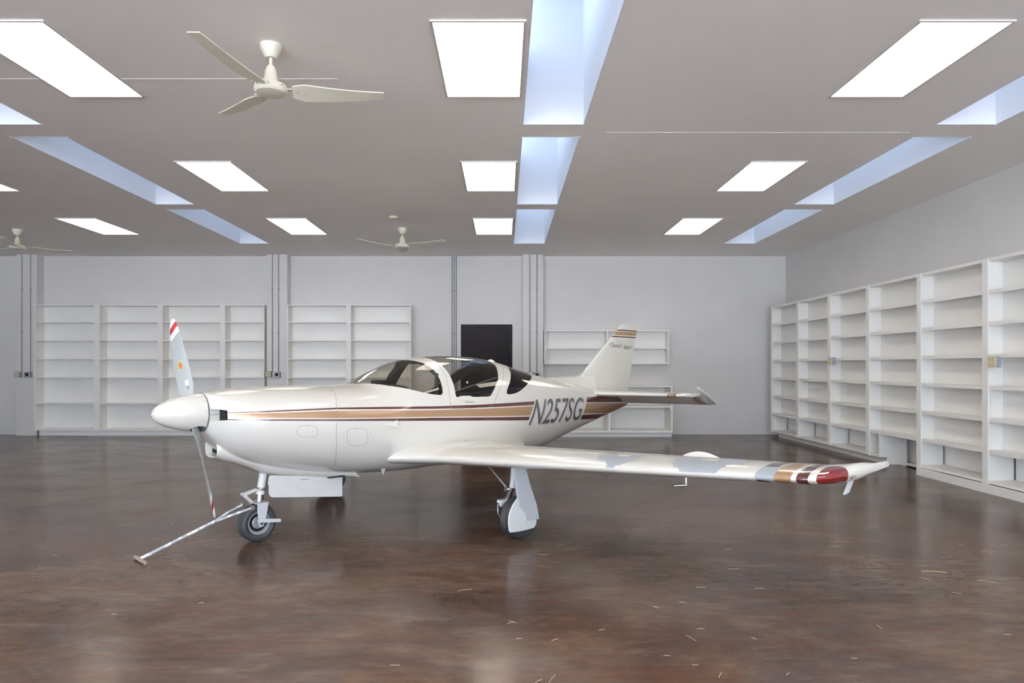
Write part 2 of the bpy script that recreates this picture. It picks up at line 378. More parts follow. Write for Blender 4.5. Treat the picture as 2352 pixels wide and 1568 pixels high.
# black door in the back wall
dx0, dx1, dz = X(1059, BACK_Y), X(1176.5, BACK_Y), Z(745, BACK_Y)
d = empty('door_1', ((dx0+dx1)/2, BACK_Y, 0), kind='structure'); hw = (dx1-dx0)/2
fr = MB(); fr.box(-hw, -hw+.05, -.03, -.001, 0, dz); fr.box(hw-.05, hw, -.03, -.001, 0, dz); fr.box(-hw+.05, hw-.05, -.03, -.001, dz-.05, dz)
fr.build('door_frame', BLACK, d); MB().box(-hw+.052, hw-.052, -.018, -.001, .01, dz-.052).build('door_leaf', BLKDOOR, d)
MB().lathe([(0, -.075), (.022, -.073), (.028, -.06), (.02, -.045), (.012, -.04), (.012, -.018)], (-hw+.12, 0, .98), 'y', 16).build('door_handle', STEEL, d, smooth=50)
# ------------------------------------------------------------------ shelving
def bookcase(name, label, u0, divs, u1, zs, yf, yb, bottom_kick=True, board=.018, endb=.02, cleat=False, group='white built-in shelving'):
    """divs: list of (u_left,u_right) of the upright dividers"""
    x0, x1 = X(u0, yf), X(u1, yf); e = empty(name, ((x0+x1)/2, yb, 0), label=label, cat='shelving', group=group); ox = (x0+x1)/2; oy = yb
    def B(nm, a, b, c, dd, f, g, m=SHELF): return MB().box(a-ox, b-ox, c-oy, dd-oy, f, g).build(nm, m, e)
    zt, zb = max(zs), min(zs)
    B('side_board', x0, x0+endb, yf, yb-.001, zb-board, zt); B('side_board', x1-endb, x1, yf, yb-.001, zb-board, zt)
    B('top_board', x0, x1, yf-.004, yb-.001, zt, zt+board); 
    edges = [x0+endb]
    for a, b in divs:
        xa, xb = X(a, yf), X(b, yf); B('divider', xa, xb, yf, yb-.001, zb-board, zt); edges += [xa, xb]
    edges += [x1-endb]
    for k in range(0, len(edges), 2):
        for z in sorted(zs)[:-1]:
            if z == zb: continue
            o = B('shelf', edges[k], edges[k+1], yf+.003, yb-.002, z-board, z)
            if cleat:
                for xx in (edges[k], edges[k+1]-.015): MB().box(xx-ox, xx+.015-ox, yf+.004-oy, yb-.01-oy, z-board-.04, z-board).build('cleat', SHELF, o)
    B('bottom_board', x0, x1, yf-.002, yb-.001, zb-board*1.6, zb)
    B('back_panel', x0+.001, x1-.001, yb-.006, yb-.0005, zb, zt)
    if bottom_kick: B('kick_board', x0+.05, x1-.0, yf+.06, yf+.08, 0, zb-board*1.6)
    return e
ZS = [2.40, 2.105, 1.765, 1.425, 1.08, .60, .125]
bookcase('bookcase', 'long four-bay white shelving behind the propeller', 79, [(216, 229), (362, 373.5), (505.5, 517)], 607, ZS, 12.6, BACK_Y)
bookcase('bookcase', 'two-bay white shelving behind the windshield, left of the conduits', 659.5, [(795, 806)], 944, ZS, 12.6, BACK_Y)
bookcase('wall_shelf', 'shallow white wall shelf hanging behind the tail fin', 1250, [(1393, 1397)], 1537.5, [1.925, 1.625, 1.355], 12.6, BACK_Y, False, .022, .022, True)
bookcase('low_bookcase', 'low white two-bay shelving on the floor behind the tail', 1238, [(1397.5, 1402.5)], 1545, [.905, .56, .12], 12.35, BACK_Y, True, .025, .03, True)
# right wall shelving runs along x = XF
XF, XB = 4.90, 5.055; XD = 5.16
yd = [12.47, 11.37, 10.26, 9.17, 8.04, 6.93, 5.82]
zr = [2.335, 2.045, 1.725, 1.40, 1.078, .753, .432, .125]
e = empty('wall_bookcase', ((XF+RIGHT_X)/2, 9.1, 0), label='long white wall shelving of many bays along the right wall', cat='shelving'); OX, OY = e.location.x, e.location.y
def B(nm, a, b, c, dd, f, g, m=SHELF, par=None):
    return MB().box(a-OX, b-OX, c-OY, dd-OY, f, g).build(nm, m, par or e)
B('top_board', XF-.01, RIGHT_X-.001, yd[-1]-.05, yd[0]+.05, 2.335, 2.37)
for k, y in enumerate(yd):
    B('divider', XF, XB, y-.012, y+.012, .411, 2.335); B('divider', XF, XD, y-.012, y+.012, .09, .4105)
    B('face_upright', XF-.02, XF-.0005, y-.042, y+.042, .09 if k < 3 else .02+.07, 2.334+.03)
for k in range(len(yd)-1):
    a, b = yd[k+1]+.013, yd[k]-.013
    for z in zr[1:-1]:
        s = B('shelf', XF+.003, XB-.003, a, b, z-.02, z); B('shelf_lip', XF-.012, XF+.0025, a+.03, b-.03, z-.036, z+.002, par=s)
    B('back_panel', XB, XB+.01, a, b, zr[6]-.02, 2.334)
    if k == 3: continue
    B('shelf', XF-.012, RIGHT_X-.05, a, b, zr[7]-.03, zr[7])
    B('side_liner', XF+.003, XF+.235, b-.012, b-.001, zr[7], zr[6]-.02)
    B('lower_back_panel', XD+.02, XD+.03, a, b-.004, zr[7], zr[6]-.021)
# notch in the fourth bay: a boxed-out side and a set-back lower box
a, b = yd[4]+.013, yd[3]-.013
B('shelf', XF-.012, XD, 8.92, b, zr[7]-.03, zr[7]); B('side_panel', XF-.01, XD+.0, 8.895, 8.919, .095, zr[6]-.02)
B('lower_back_panel', XD-.02, XD-.01, 8.925, b, zr[7], zr[6]-.021)
B('set_back_side', XD-.01, XD+.01, 8.755, 8.894, .0, zr[6]-.021); B('set_back_panel', XD+.06, XD+.07, a, 8.88, .05, zr[6]-.021); B('set_back_frame', XD-.03, XD-.01, 8.72, 8.75, .045, zr[6]-.021); B('set_back_floor', XD-.03, XD+.06, a, 8.75, .02, .045)
B('kick_board', 4.99, 5.01, 8.9, yd[0]-.05, 0, .094); B('kick_board', 4.86, 4.88, yd[-1]-.04, 8.05, 0, .089); B('kick_end', 5.011, 5.20, 8.9, 8.92, 0, .094)
def shelfbox(y, z, label):
    e2 = empty('outlet_box', (XF-.02, y, z), label=label, cat='outlet box', group='ivory outlet boxes on the right shelving')
    MB().box(-.035, .018, -.055, .055, -.055, .055).build('box_body', BOXG, e2, bevel=.003)
    MB().box(-.043, -.0352, -.054, .054, -.054, .054).build('cover_plate', IVORY, e2, bevel=.002)
    for sy in (-1, 1):
        for sz in (-1, 1): MB().box(-.047, -.0432, sy*.024-.012, sy*.024+.012, sz*.024-.014, sz*.024+.014).build('socket', mat('tan_socket', (.50, .42, .24), .4) if sy+sz == 2 else bpy.data.materials['tan_socket'], e2)
mat('tan_socket', (.50, .42, .24), .4)
shelfbox(10.14, Z(829, 10.14), 'small ivory outlet box on the third upright of the right shelving'); shelfbox(6.78, Z(831, 6.78), 'larger looking ivory outlet box on the near upright at the right edge')
# ------------------------------------------------------------------ ceiling light panels
rowsY = [10.12, 7.48, 4.67]; colsX = [-5.99, -3.05, -.157, 2.78]
rn = ['nearest the back wall', 'in the middle row', 'in the row nearest the camera']; cn = ['farthest left', 'left of centre', 'beside the middle skylights', 'at the right']
def lamp(x, y, label):
    e = empty('ceiling_light', (x, y, WALL_Z), label=label, cat='ceiling light', group='bright rectangular light panels in the ceiling')
    hx, hy = .275, .565; t = .016; f = MB()
    f.box(-hx-t, -hx, -hy-t, hy+t, -.012, -.0005); f.box(hx, hx+t, -hy-t, hy+t, -.012, -.0005); f.box(-hx, hx, -hy-t, -hy, -.012, -.0005); f.box(-hx, hx, hy, hy+t, -.012, -.0005)
    f.build('frame', mat('lamp_frame', (.55, .53, .50), .5) if 'lamp_frame' not in bpy.data.materials else bpy.data.materials['lamp_frame'], e)
    MB().box(-hx, hx, -hy, hy, -.006, -.001).build('diffuser', PANEL, e)
for j, y in enumerate(rowsY):
    for i, x in enumerate(colsX):
        if i == 0 and j == 2: continue
        lamp(x, y, 'glowing ceiling light panel %s, %s' % (cn[i], rn[j]))
for x in (-8.93, -5.99, -3.05, -.157, 2.78):
    for y in (1.86, -.95, -3.7):
        area('ceiling_lamp_behind_camera', (x, y, WALL_Z-.02), (0, 0, 0), .55, 1.13, energy=LAMP*.62*math.pi, col=(1, .91, .77))
# ------------------------------------------------------------------ ceiling fans
def fan(x, y, z_hub, rot, label):
    e = empty('ceiling_fan', (x, y, WALL_Z), label=label, cat='ceiling fan', group='cream three-blade ceiling fans'); h = z_hub-WALL_Z
    MB().lathe([(0, -.085), (.035, -.085), (.045, -.07), (.066, -.03), (.070, 0)], seg=28).build('canopy', FANM, e, smooth=40)
    MB().tube([(0, 0, -.08), (0, 0, h+.12)], .011, 12).build('rod', FANM, e, smooth=40)
    MB().lathe([(0, h+.15), (.022, h+.15), (.036, h+.12), (.045, h+.05), (.045, h+.03)], seg=24).build('rod_cover', FANM, e, smooth=40)
    mt = MB().lathe([(0, h+.034), (.07, h+.034), (.098, h+.026), (.105, h+.008), (.105, h-.016), (.094, h-.028), (.05, h-.036), (0, h-.038)], seg=40).build('motor', FANM, e, smooth=35)
    sc = MB()
    for k in range(8): q = k*math.pi/4+.2; sc.tube([(.104*math.cos(q), .104*math.sin(q), h+.004), (.109*math.cos(q), .109*math.sin(q), h+.004)], .004, 8)
    sc.build('screw', SEAM, mt)
    for k in range(3):
        q = rot+k*R(120); C, S = math.cos(q), math.sin(q); mb = MB(); n = 14; top = []; bot = []
        for i in range(n+1):
            t = i/n; r = .135+t*.585; w = .090-.046*t if t > .12 else .055+.25*t
            pit = R(17-9*t); droop = -.006+.035*t*t
            for sgn in (-1, 1):
                yy = sgn*w*math.cos(pit)+.012*t; zz = h+droop-sgn*w*math.sin(pit)
                top.append((r*C-yy*S, r*S+yy*C, zz+.003)); bot.append((r*C-yy*S, r*S+yy*C, zz-.003))
        N = len(top); fs = []
        for i in range(n):
            a0 = 2*i; fs += [(a0, a0+1, a0+3, a0+2), (N+a0, N+a0+2, N+a0+3, N+a0+1), (a0, a0+2, N+a0+2, N+a0), (a0+1, N+a0+1, N+a0+3, a0+3)]
        fs += [(0, N, N+1, 1), (2*n, 2*n+1, N+2*n+1, N+2*n)]
        mb.add(top+bot, fs); bl = mb.build('blade', FANM, e, smooth=30)
        ir = MB(); ir.prism([(.10, -.014), (.135, -.014), (.175, -.034), (.175, .034), (.135, .014), (.10, .014)], lambda r_, y_: (r_*C-y_*S, r_*S+y_*C, h+.004), lambda r_, y_: (r_*C-y_*S, r_*S+y_*C, h+.010))
        ir.build('blade_iron', FANM, bl)
        sc = MB()
        for r_, y_ in ((.165, .022), (.165, -.022), (.205, 0)): sc.tube([(r_*C-y_*S, r_*S+y_*C, h-.014), (r_*C-y_*S, r_*S+y_*C, h-.004)], .005, 8)
        sc.build('blade_screw', SEAM, bl)
fan(-1.51, 4.42, 3.069, R(14), 'large cream ceiling fan hanging near the camera, over the nose of the plane')
fan(-1.53, 10.26, 3.085, R(-25), 'small looking cream ceiling fan near the back wall, above the black door side')
fan(-7.38, 10.35, 3.085, R(50), 'cream ceiling fan at the far left edge near the back wall')
tag(MB().lathe([(0, -.03), (.05, -.028), (.06, 0)], (X(904, 9.45), 9.45, WALL_Z), 'z', 20).build('smoke_detector', IVORY, None, smooth=40), 'small round ivory detector on the ceiling near the far fan', 'detector')
# ================================================================== THE AIRCRAFT (local x = nose, y = port wing, z = up; origin between the main wheels)
TH = R(45.5)
PL = empty('airplane', (-.826, 6.0, 0), math.pi+TH, label='cream low-wing airplane with brown and gold stripes parked in the hangar', cat='airplane')
def psi(V): return np.arctan2(np.abs(V[:, 1]), V[:, 2]-.75)
def uv(V): return np.stack([V[:, 0], psi(V)*.45], 1)
def pol(pts): return [(a, q*.45) for a, q in pts]
WIN = {
 'windshield': pol([(.66,-.6),(.655,0),(.63,.15),(.585,.28),(.55,.40),(.52,.52),(.45,.696),(.402,.771),(.345,.832),(.299,.875),(.249,.911),(.197,.945),(.141,.972),(.087,.992),(.039,1.003),(.020,1.0),(.008,.985),(.002,.956),(-.01,.882),(-.021,.751),(-.026,.604),(-.014,.446),(.021,.318),(.056,.207),(.085,.10),(.10,0),(.10,-.6)]),
 'door_window': pol([(-.09,.045),(-.104,.162),(-.129,.298),(-.14,.424),(-.15,.55),(-.15,.685),(-.143,.832),(-.134,.944),(-.126,1.02),(-.128,1.045),(-.141,1.055),(-.158,1.05),(-.18,1.034),(-.286,1.036),(-.318,1.057),(-.391,1.059),(-.51,1.060),(-.53,1.056),(-.545,1.040),(-.61,.932),(-.673,.824),(-.725,.729),(-.79,.544),(-.825,.438),(-.84,.368),(-.838,.28),(-.82,.17),(-.79,.045)]),
 'quarter_window': pol([(-1.09,.22),(-1.06,.30),(-1.012,.433),(-.975,.55),(-.925,.668),(-.865,.795),(-.801,.905),(-.766,.985),(-.760,1.005),(-.772,1.022),(-.817,1.02),(-.887,1.0),(-.958,.958),(-1.037,.891),(-1.122,.803),(-1.185,.731),(-1.256,.632),(-1.328,.509),(-1.379,.394),(-1.395,.31),(-1.38,.25),(-1.34,.21),(-1.235,.185),(-1.13,.19)]),
}
DOORP = pol([(-.085,.03),(-.103,.38),(-.111,.498),(-.106,.65),(-.085,.797),(-.065,.961),(-.052,1.103),(-.046,1.195),(-.055,1.232),(-.10,1.240),(-.163,1.241),(-.475,1.24),(-.525,1.23),(-.555,1.195),(-.636,1.021),(-.792,.731),(-.92,.447),(-.97,.25),(-.97,.03)])
INLET = pol([(1.80,.70),(1.756,.758),(1.741,.816),(1.733,.87),(1.733,.92),(1.738,.955),(1.745,.97),(1.765,.955),(1.80,.92)])
def f_win(k): return lambda V: sdf(uv(V), WIN[k])
SEAMX = ([0,.39,.689,.842,1.058,1.29,1.516,1.813,2.157,3.14], [.90,.91,.947,.966,1.01,1.035,1.034,1.01,.959,.90])
f_cowl = lambda V: V[:, 0]-np.interp(psi(V), *SEAMX)
f_door = lambda V: sdf(uv(V), DOORP)
INL = (lambda V: V[:, 0]-1.733, lambda V: V[:, 2]-.908-.006*(1.80-V[:, 0])/.065, lambda V: .990-.010*(1.80-V[:, 0])/.065-V[:, 2], lambda V: np.abs(V[:, 1])-.135)
f_inlet = lambda V: np.min([f(V) for f in INL], axis=0)
def zline(pts):
    pts = sorted(pts); xs_ = [p[0] for p in pts]; zs_ = [p[1] for p in pts]
    return lambda a: np.interp(a, xs_, zs_)
T1 = zline([(1.74,.967),(1.405,.973),(1.02,.976),(.537,.963),(.116,.950),(-.373,.944),(-1.064,.944),(-2.12,.944),(-3.3,.944)])
T2 = zline([(1.74,.963),(1.407,.965),(1.024,.965),(.543,.946),(.12,.930),(-.367,.918),(-1.055,.910),(-2.10,.893),(-3.3,.845)])
G1 = zline([(1.74,.956),(1.409,.955),(1.028,.953),(.546,.935),(.122,.920),(-.366,.908),(-1.053,.900),(-2.10,.884),(-3.3,.835)])
G2 = zline([(1.74,.936),(1.413,.922),(1.037,.902),(.13,.866),(-.358,.844),(-1.043,.814),(-2.056,.772),(-3.3,.72)])
B1 = zline([(1.74,.922),(1.414,.912),(1.038,.894),(.131,.858),(-.357,.835),(-1.042,.804),(-2.059,.761),(-3.3,.709)])
B2 = zline([(1.74,.915),(1.415,.901),(1.039,.882),(.133,.834),(-.356,.808),(-1.043,.770),(-2.065,.712),(-3.3,.64)])
L1 = lambda V: V[:, 0]-(-1.017+(V[:, 2]-.742)*(-.174/.255))
L2 = lambda V: (-2.066+(V[:, 2]-.711)*(-.151/.264))-V[:, 0]
def band(lo, hi):
    def f(V):
        a = V[:, 0]; z = V[:, 2]; s = np.abs(V[:, 1])
        return np.minimum(np.minimum(hi(a)-z, z-lo(a)), np.minimum(np.maximum(L1(V), L2(V)), 1.735-a))
    return f
# skin
na = 250; A = np.concatenate([np.linspace(-3.3, 1.5, na-40), np.linspace(1.5, 1.8, 41)[1:]])
w, zt, zb, zc, nu, nl = section(A); PH = np.linspace(0, 2*math.pi, 141)[:-1]
G = np.zeros((len(A), len(PH), 3))
for k, f in enumerate(PH):
    s, c = math.sin(f), math.cos(f); n_ = nu if c >= 0 else nl
    G[:, k, 0] = A; G[:, k, 1] = np.sign(s)*w*np.abs(s)**(2/n_); G[:, k, 2] = zc+np.where(c >= 0, zt-zc, zc-zb)*np.sign(c)*np.abs(c)**(2/n_)
FS = grid_surf(G); add_cap(FS, G[0], (-1, 0, 0))
for f in (f_win('windshield'), f_win('door_window'), f_win('quarter_window'), f_cowl, f_door, *INL): FS.cut(f)
for ln in (T1, T2, G1, G2, B1, B2): FS.cut(lambda V: V[:, 2]-ln(V[:, 0]))
for f in (L1, L2, lambda V: 1.735-V[:, 0]): FS.cut(f)
c_ = FS.cen()
for lo, hi, k in ((T2, T1, 2), (G2, G1, 3), (B2, B1, 2)): FS.r[band(lo, hi)(c_) > 0] = k
FC = FS.cen(); iswin = {k: f_win(k)(FC) > 0 for k in WIN}; anyw = iswin['windshield'] | iswin['door_window'] | iswin['quarter_window']
iscowl = f_cowl(FC) > 0; isdoor = (f_door(FC) > 0) & ~anyw; isin = f_inlet(FC) > 0
PAINT = {0: CREAM, 2: MAROON, 3: GOLD}
fus = FS.obj('fuselage', ~anyw & ~iscowl & ~isdoor, PAINT, PL)
cowl = FS.obj('cowling', iscowl & ~isin, PAINT, PL)
port = FC[:, 1] > 0
WS = FS.obj('windshield', iswin['windshield'], {0: TINT}, PL)
for sd, msk in (('port', port), ('star', ~port)):
    dr = FS.obj('cabin_door', isdoor & msk, PAINT, PL)
    g = FS.obj('door_window', iswin['door_window'] & msk, {0: TINT}, dr)
    FS.obj('quarter_window', iswin['quarter_window'] & msk, {0: TINTD}, PL)
    if sd == 'port': door_part = dr
lin = FS.obj('cabin_lining', ~anyw & (FC[:, 0] < .72) & (FC[:, 0] > -1.8), {0: LININ}, PL, off=-.018, flip=True)
def skin(a, q=None, z=None, off=.001, side=1):
    """point on the skin from (a, psi) or (a, z)"""
    if z is None:
        lo, hi = 0., 1.2
        wv = [float(x[0]) for x in section(a)]
        def G_(t):
            b_, z_ = t*math.sin(q), .75+t*math.cos(q); u = z_ >= wv[3]
            return (abs(b_)/wv[0])**(wv[4] if u else wv[5])+(abs(z_-wv[3])/((wv[1]-wv[3]) if u else (wv[3]-wv[2])))**(wv[4] if u else wv[5])-1
        for _ in range(30):
            m_ = (lo+hi)/2
            if G_(m_) > 0: hi = m_
            else: lo = m_
        return Vector((a, side*(hi*math.sin(q)+off*math.sin(q)), .75+(hi+off)*math.cos(q)))
    return Vector((a, side*(float(side_b(a, z)[0])+off), z))
def line_on(name, pts, parent, r=.0016, m=SEAM, closed=False):
    if closed:
        for _ in range(2): pts = [((1-t)*a[0]+t*b[0], (1-t)*a[1]+t*b[1]) for a, b in zip(pts, pts[1:]+pts[:1]) for t in (.25, .75)]
    P = [skin(a, q) for a, q in pts]
    if closed: P.append(P[0])
    D = []
    for p, n_ in zip(P, P[1:]): D += [p.lerp(n_, t/4) for t in range(4)]
    D = [skin(d.x, math.atan2(d.y, d.z-.75), off=.0004) for d in D]
    return MB().tube(D+[P[-1]], r, 6).build(name, m, parent)
line_on('panel_line', [(a, q) for q, a in zip(SEAMX[0], SEAMX[1])][1:-1], cowl)
line_on('door_seam', [(a, q/.45) for a, q in DOORP[1:-1]], door_part, .0018)
MB().tube([(1.795, .136, .948), (1.737, .136, .948)], .0018, 6).build('cowl_split_line', SEAM, cowl)
for pts in ([(1.297,1.319),(1.198,1.338),(1.173,1.382),(1.171,1.481),(1.194,1.518),(1.286,1.504),(1.315,1.456),(1.318,1.354)],):
    line_on('access_hatch', pts, cowl, .0011, closed=True)
line_on('access_hatch', [(.926,1.421),(.81,1.437),(.784,1.486),(.77,1.655),(.799,1.707),(.909,1.699),(.938,1.645),(.953,1.475)], fus, .0011, closed=True)
def screw(a, z, parent, r=.0032, m=STEEL):
    p = skin(a, z=z); MB().lathe([(0, .002), (r*.7, .0016), (r, -.001)], (p.x, p.y, p.z), 'y', 10).build('screw', m, parent)
for a, z in ((1.60,.958),(1.50,.962),(1.38,.963),(1.27,.963),(1.16,.962),(1.06,.960)): screw(a, z, cowl, .004)
for a, z in ((1.243,.868),): screw(a, z, cowl, .003, SEAM)
for a, z in ((.868,.81),(.972,.775),(.972,.755),(.752,.775),(.752,.755)): screw(a, z, fus, .003, SEAM)
# inlets, nose bulkhead
for sgn in (1, -1):
    m = MB(); m.box(1.60, 1.734, *sorted((sgn*.10, sgn*.236)), .900, .992); m.build('inlet_duct', BLACK, cowl)
    m = MB(); m.box(1.7345, 1.795, *sorted((sgn*.122, sgn*.134)), .900, 1.0)
    for z_ in (.902, .985): m.prism([(1.7345, .134), (1.795, .134), (1.795, .14), (1.765, .205), (1.7345, .245)], lambda a, b: (a, sgn*b, z_), lambda a, b: (a, sgn*b, z_+.006))
    m.build('inlet_lip', CREAM, cowl)
MB().lathe([(0, 1.796), (.125, 1.798), (.140, 1.795)], (0, 0, .955), 'x', 40).build('nose_bulkhead', CREAM, cowl)
# chin scoop and lower duct
def ring_loft(rings, name, m, parent, cap=True, smooth=50, n=36):
    """rings: (a, half width, z bottom, z top, exponent)"""
    mb = MB(); vs = []
    for a, ww, z0, z1, e_ in rings:
        for k in range(n):
            q = 2*math.pi*k/n; c, s = math.cos(q), math.sin(q)
            vs.append((a, ww*math.copysign(abs(s)**(2/e_), s), (z0+z1)/2+(z1-z0)/2*math.copysign(abs(c)**(2/e_), c)))
    fs = [(i*n+k, i*n+(k+1) % n, (i+1)*n+(k+1) % n, (i+1)*n+k) for i in range(len(rings)-1) for k in range(n)]
    if cap: fs += [tuple(range(n))[::-1], tuple((len(rings)-1)*n+k for k in range(n))]
    mb.add(vs, fs); return mb.build(name, m, parent, smooth=smooth)
sc_ = ring_loft([(1.60,.075,.66,.74,3),(1.70,.085,.655,.745,3),(1.735,.088,.652,.75,3),(1.738,.100,.640,.765,3),(1.72,.108,.628,.775,3),(1.68,.115,.612,.78,3),(1.60,.120,.588,.78,3),(1.50,.128,.548,.76,3),(1.40,.14,.497,.72,3),(1.28,.150,.462,.70,3.2),(1.1,.165,.440,.62,3.5),(.9,.185,.415,.58,4),(.72,.20,.397,.50,4),(.665,.20,.392,.425,3),(.65,.20,.396,.415,3)], 'chin_scoop', CREAM, cowl)
MB().box(1.58, 1.70, -.07, .07, .668, .735).build('scoop_throat', BLACK, sc_)
MB().box(.80, .94, .19, .232, .4275, .4325).build('exhaust_slot', BLACK, sc_)
# side vent, small fairings
v = MB(); P0 = skin(.658, z=.836, off=0); P1 = skin(.521, z=.860, off=-.001); P2 = skin(.521, z=.804, off=-.001); P3 = skin(.521, z=.858, off=.022); P4 = skin(.521, z=.806, off=.022)
v.add([P0, P1, P2, P3, P4], [(0,3,1),(0,2,4),(0,4,3),(1,3,4,2)]); v.build('air_vent', CREAM, fus)
v = MB(); v.add([P1+Vector((-.002,0,0)), P2+Vector((-.002,0,0)), P4+Vector((-.002,-.003,.004)), P3+Vector((-.002,-.003,-.004))], [(0,1,2,3)]); v.build('vent_opening', SEAM, fus)
MB().lathe([(0, -.042), (.004, -.036), (.010, -.015), (.022, .0), (.03, .012)], (.50, .30, .455), 'z', 16).build('drain_fairing', CREAM, fus, smooth=60)
MB().lathe([(0, .02), (.012, .018), (.03, .008), (.045, -.004)], (-.94, .05, 1.325), 'z', 20).build('beacon_base', WHITE, fus, smooth=60)
MB().tube([(-2.61, .02, .668), (-2.605, .02, .648), (-2.618, .02, .638), (-2.630, .02, .648), (-2.625, .02, .668)], .0035, 8).build('tie_down_ring', STEEL, fus)
# cabin fittings
cab = MB(); cab.box(-1.10, .60, -.30, .30, .50, .53); cab.build('cabin_floor', LININ, PL)
b_ = MB(); b_.prism([(-.37,.5),(.37,.5),(.41,.90),(.36,1.02),(.22,1.105),(-.22,1.105),(-.36,1.02),(-.41,.90)], lambda y, z: (.33, y, z), lambda y, z: (.36, y, z)); pan = b_.build('instrument_panel', LININ, PL)
gs = MB(); n = 16; P = []
for i in range(n+1):
    y = -.34+.68*i/n; P.append((y, 1.085+.045*math.sqrt(max(0, 1-(y/.36)**2))))
gs.add([(.62, y*.75, z-.03) for y, z in P]+[(.27, y, z) for y, z in P], [(i, i+1, n+2+i, n+1+i) for i in range(n)]); gs.build('glare_shield', SEATM, pan, smooth=60)
MB().box(.27, .33, -.13, .10, 1.115, 1.16).build('compass_housing', BLACK, pan, bevel=.015)
MB().prism([(-.18,.50),(.18,.50),(.34,.72),(.34,.9),(.27,1.05),(-.27,1.05),(-.34,.9),(-.34,.72)], lambda y, z: (-1.32, y, z), lambda y, z: (-1.30, y, z)).build('rear_bulkhead', LININ, PL)
for s in (1, -1):
    st = ring_loft([(-.25,.17,.50,.62,4),(-.55,.18,.50,.61,4),(-.62,.18,.50,.60,4)], 'seat', SEATM, PL)
    st.location = (0, s*.21, 0)
    bk = MB(); bk.prism([(-.17,.55),(.17,.55),(.18,.85),(.15,.98),(.09,1.02),(-.09,1.02),(-.15,.98),(-.18,.85)], lambda y, z: (-.58-(z-.55)*.38, y, z), lambda y, z: (-.67-(z-.55)*.38, y, z)); bk.build('backrest', SEATM, st, bevel=.02)
rb = MB().tube([(.04, -.40, 1.0), (-.03, -.33, 1.20), (-.03, -.12, 1.315), (-.03, .12, 1.315), (-.03, .33, 1.20), (.04, .40, 1.0)], .018, 10).build('roll_hoop', LININ, PL, smooth=60)
MB().tube([(.30, .37, 1.02), (.02, .41, 1.09)], .008, 8).build('door_brace', WHITE, PL)
# ------------------------------------------------------------------ lettering wrapped onto the skin
def text_mesh(txt, bold=0.0, shear=0.0, cut=.05):
    c = bpy.data.curves.new('t', 'FONT'); c.body = txt; c.offset = bold; c.shear = shear; c.resolution_u = 4
    o = bpy.data.objects.new('t', c); COL.objects.link(o); dg = bpy.context.evaluated_depsgraph_get(); me = bpy.data.meshes.new_from_object(o.evaluated_get(dg))
    bpy.data.objects.remove(o); bm = bmesh.new(); bm.from_mesh(me); bmesh.ops.triangulate(bm, faces=bm.faces)
    for _ in range(5):
        ee = [e_ for e_ in bm.edges if e_.calc_length() > cut]
        if not ee: break
        bmesh.ops.subdivide_edges(bm, edges=ee, cuts=1); bmesh.ops.triangulate(bm, faces=bm.faces)
    V = np.array([v.co[:] for v in bm.verts]); T = [[v.index for v in f.verts] for f in bm.faces]; bm.verts.index_update(); T = [[v.index for v in f.verts] for f in bm.faces]; bm.free()
    V[:, 0] = (V[:, 0]-V[:, 0].min())/np.ptp(V[:, 0]); return V, T
def lettering(name, txt, fmap, m, parent, **k):
    V, T = text_mesh(txt, **k); y0, y1 = 0.0, V[:, 1].max()
    P = [fmap(x, (y-y0)/(y1-y0)) for x, y, _ in V]; return link_mesh(name, P, T, m, parent)
def regmap(off, da=0, dz=0, side=1):
    def f(s, t):
        if side < 0: s = 1-s; t2 = t
        a = -(1.035+.985*s+.0*t)-((.150-.05*s)*t if side > 0 else (.150-.05*s)*(1-t))-da; z = .727-.012*s+t*(.236-.004*s)-dz
        return skin(a, z=z, off=off, side=side)
    return f
for sd in (1, -1):
    lettering('registration_shadow', 'N257SG', regmap(.0015, .012, .012, sd), SHGREY, fus, bold=.012)
    lettering('registration', 'N257SG', regmap(.003, 0, 0, sd), DKGREY, fus, bold=.006)
lettering('door_lettering', 'Glasair', lambda s, t: skin(-.205-.115*s-.012*t, z=.965-.004*s+.020*t, off=.002), DKGREY, door_part, cut=.2)
# ------------------------------------------------------------------ propeller and spinner
HZ = .957; PX = 1.868
prop = empty('propeller'); prop.parent = PL
t_ = np.linspace(0, 1, 42); rs = .1315*np.power(np.clip(1-np.power(1-t_, 1.65), 0, 1), .51)
xs_ = 2.128-.320*t_
G = np.zeros((42, 72, 3))
for k in range(72):
    q = 2*math.pi*k/72; G[:, k, 0] = xs_; G[:, k, 1] = rs*math.cos(q); G[:, k, 2] = HZ+rs*math.sin(q)
SPN = grid_surf(G); UL = np.array([.508, -.861])
def f_hole(V):
    P = V[:, 1:]-np.array([0, HZ]); out = []
    for sg in (1, -1):
        u = P@(sg*UL); tt = P@np.array([.861, .508]); da_ = V[:, 0]-1.845
        out.append(np.where(u > 0, 1-(tt/.040)**2-(da_/.058)**2-np.where(da_ < 0, 0, 0), -1.))
    return np.maximum(out[0], out[1])
SPN.cut(f_hole); sp = SPN.obj('spinner', f_hole(SPN.cen()) < 0, {0: CREAM}, prop)
MB().lathe([(0, 1.803), (.10, 1.803), (.130, 1.806), (.1315, 1.812)], (0, 0, HZ), 'x', 48).build('backplate', SEAM, prop, smooth=40)
MB().lathe([(0, 1.93), (.06, 1.925), (.075, 1.90), (.075, 1.815)], (0, 0, HZ), 'x', 32).build('hub', BLACK, prop, smooth=40)
for q in (8, 38, 68, 98, 128, -22, -52):
    q = R(q); y, z = .131*math.cos(q), .131*math.sin(q); n_ = Vector((0, math.cos(q), math.sin(q)))
    MB().tube([Vector((1.822, y, HZ+z))-n_*.002, Vector((1.822, y, HZ+z))+n_*.002], .0035, 8).build('screw', STEEL, prop)
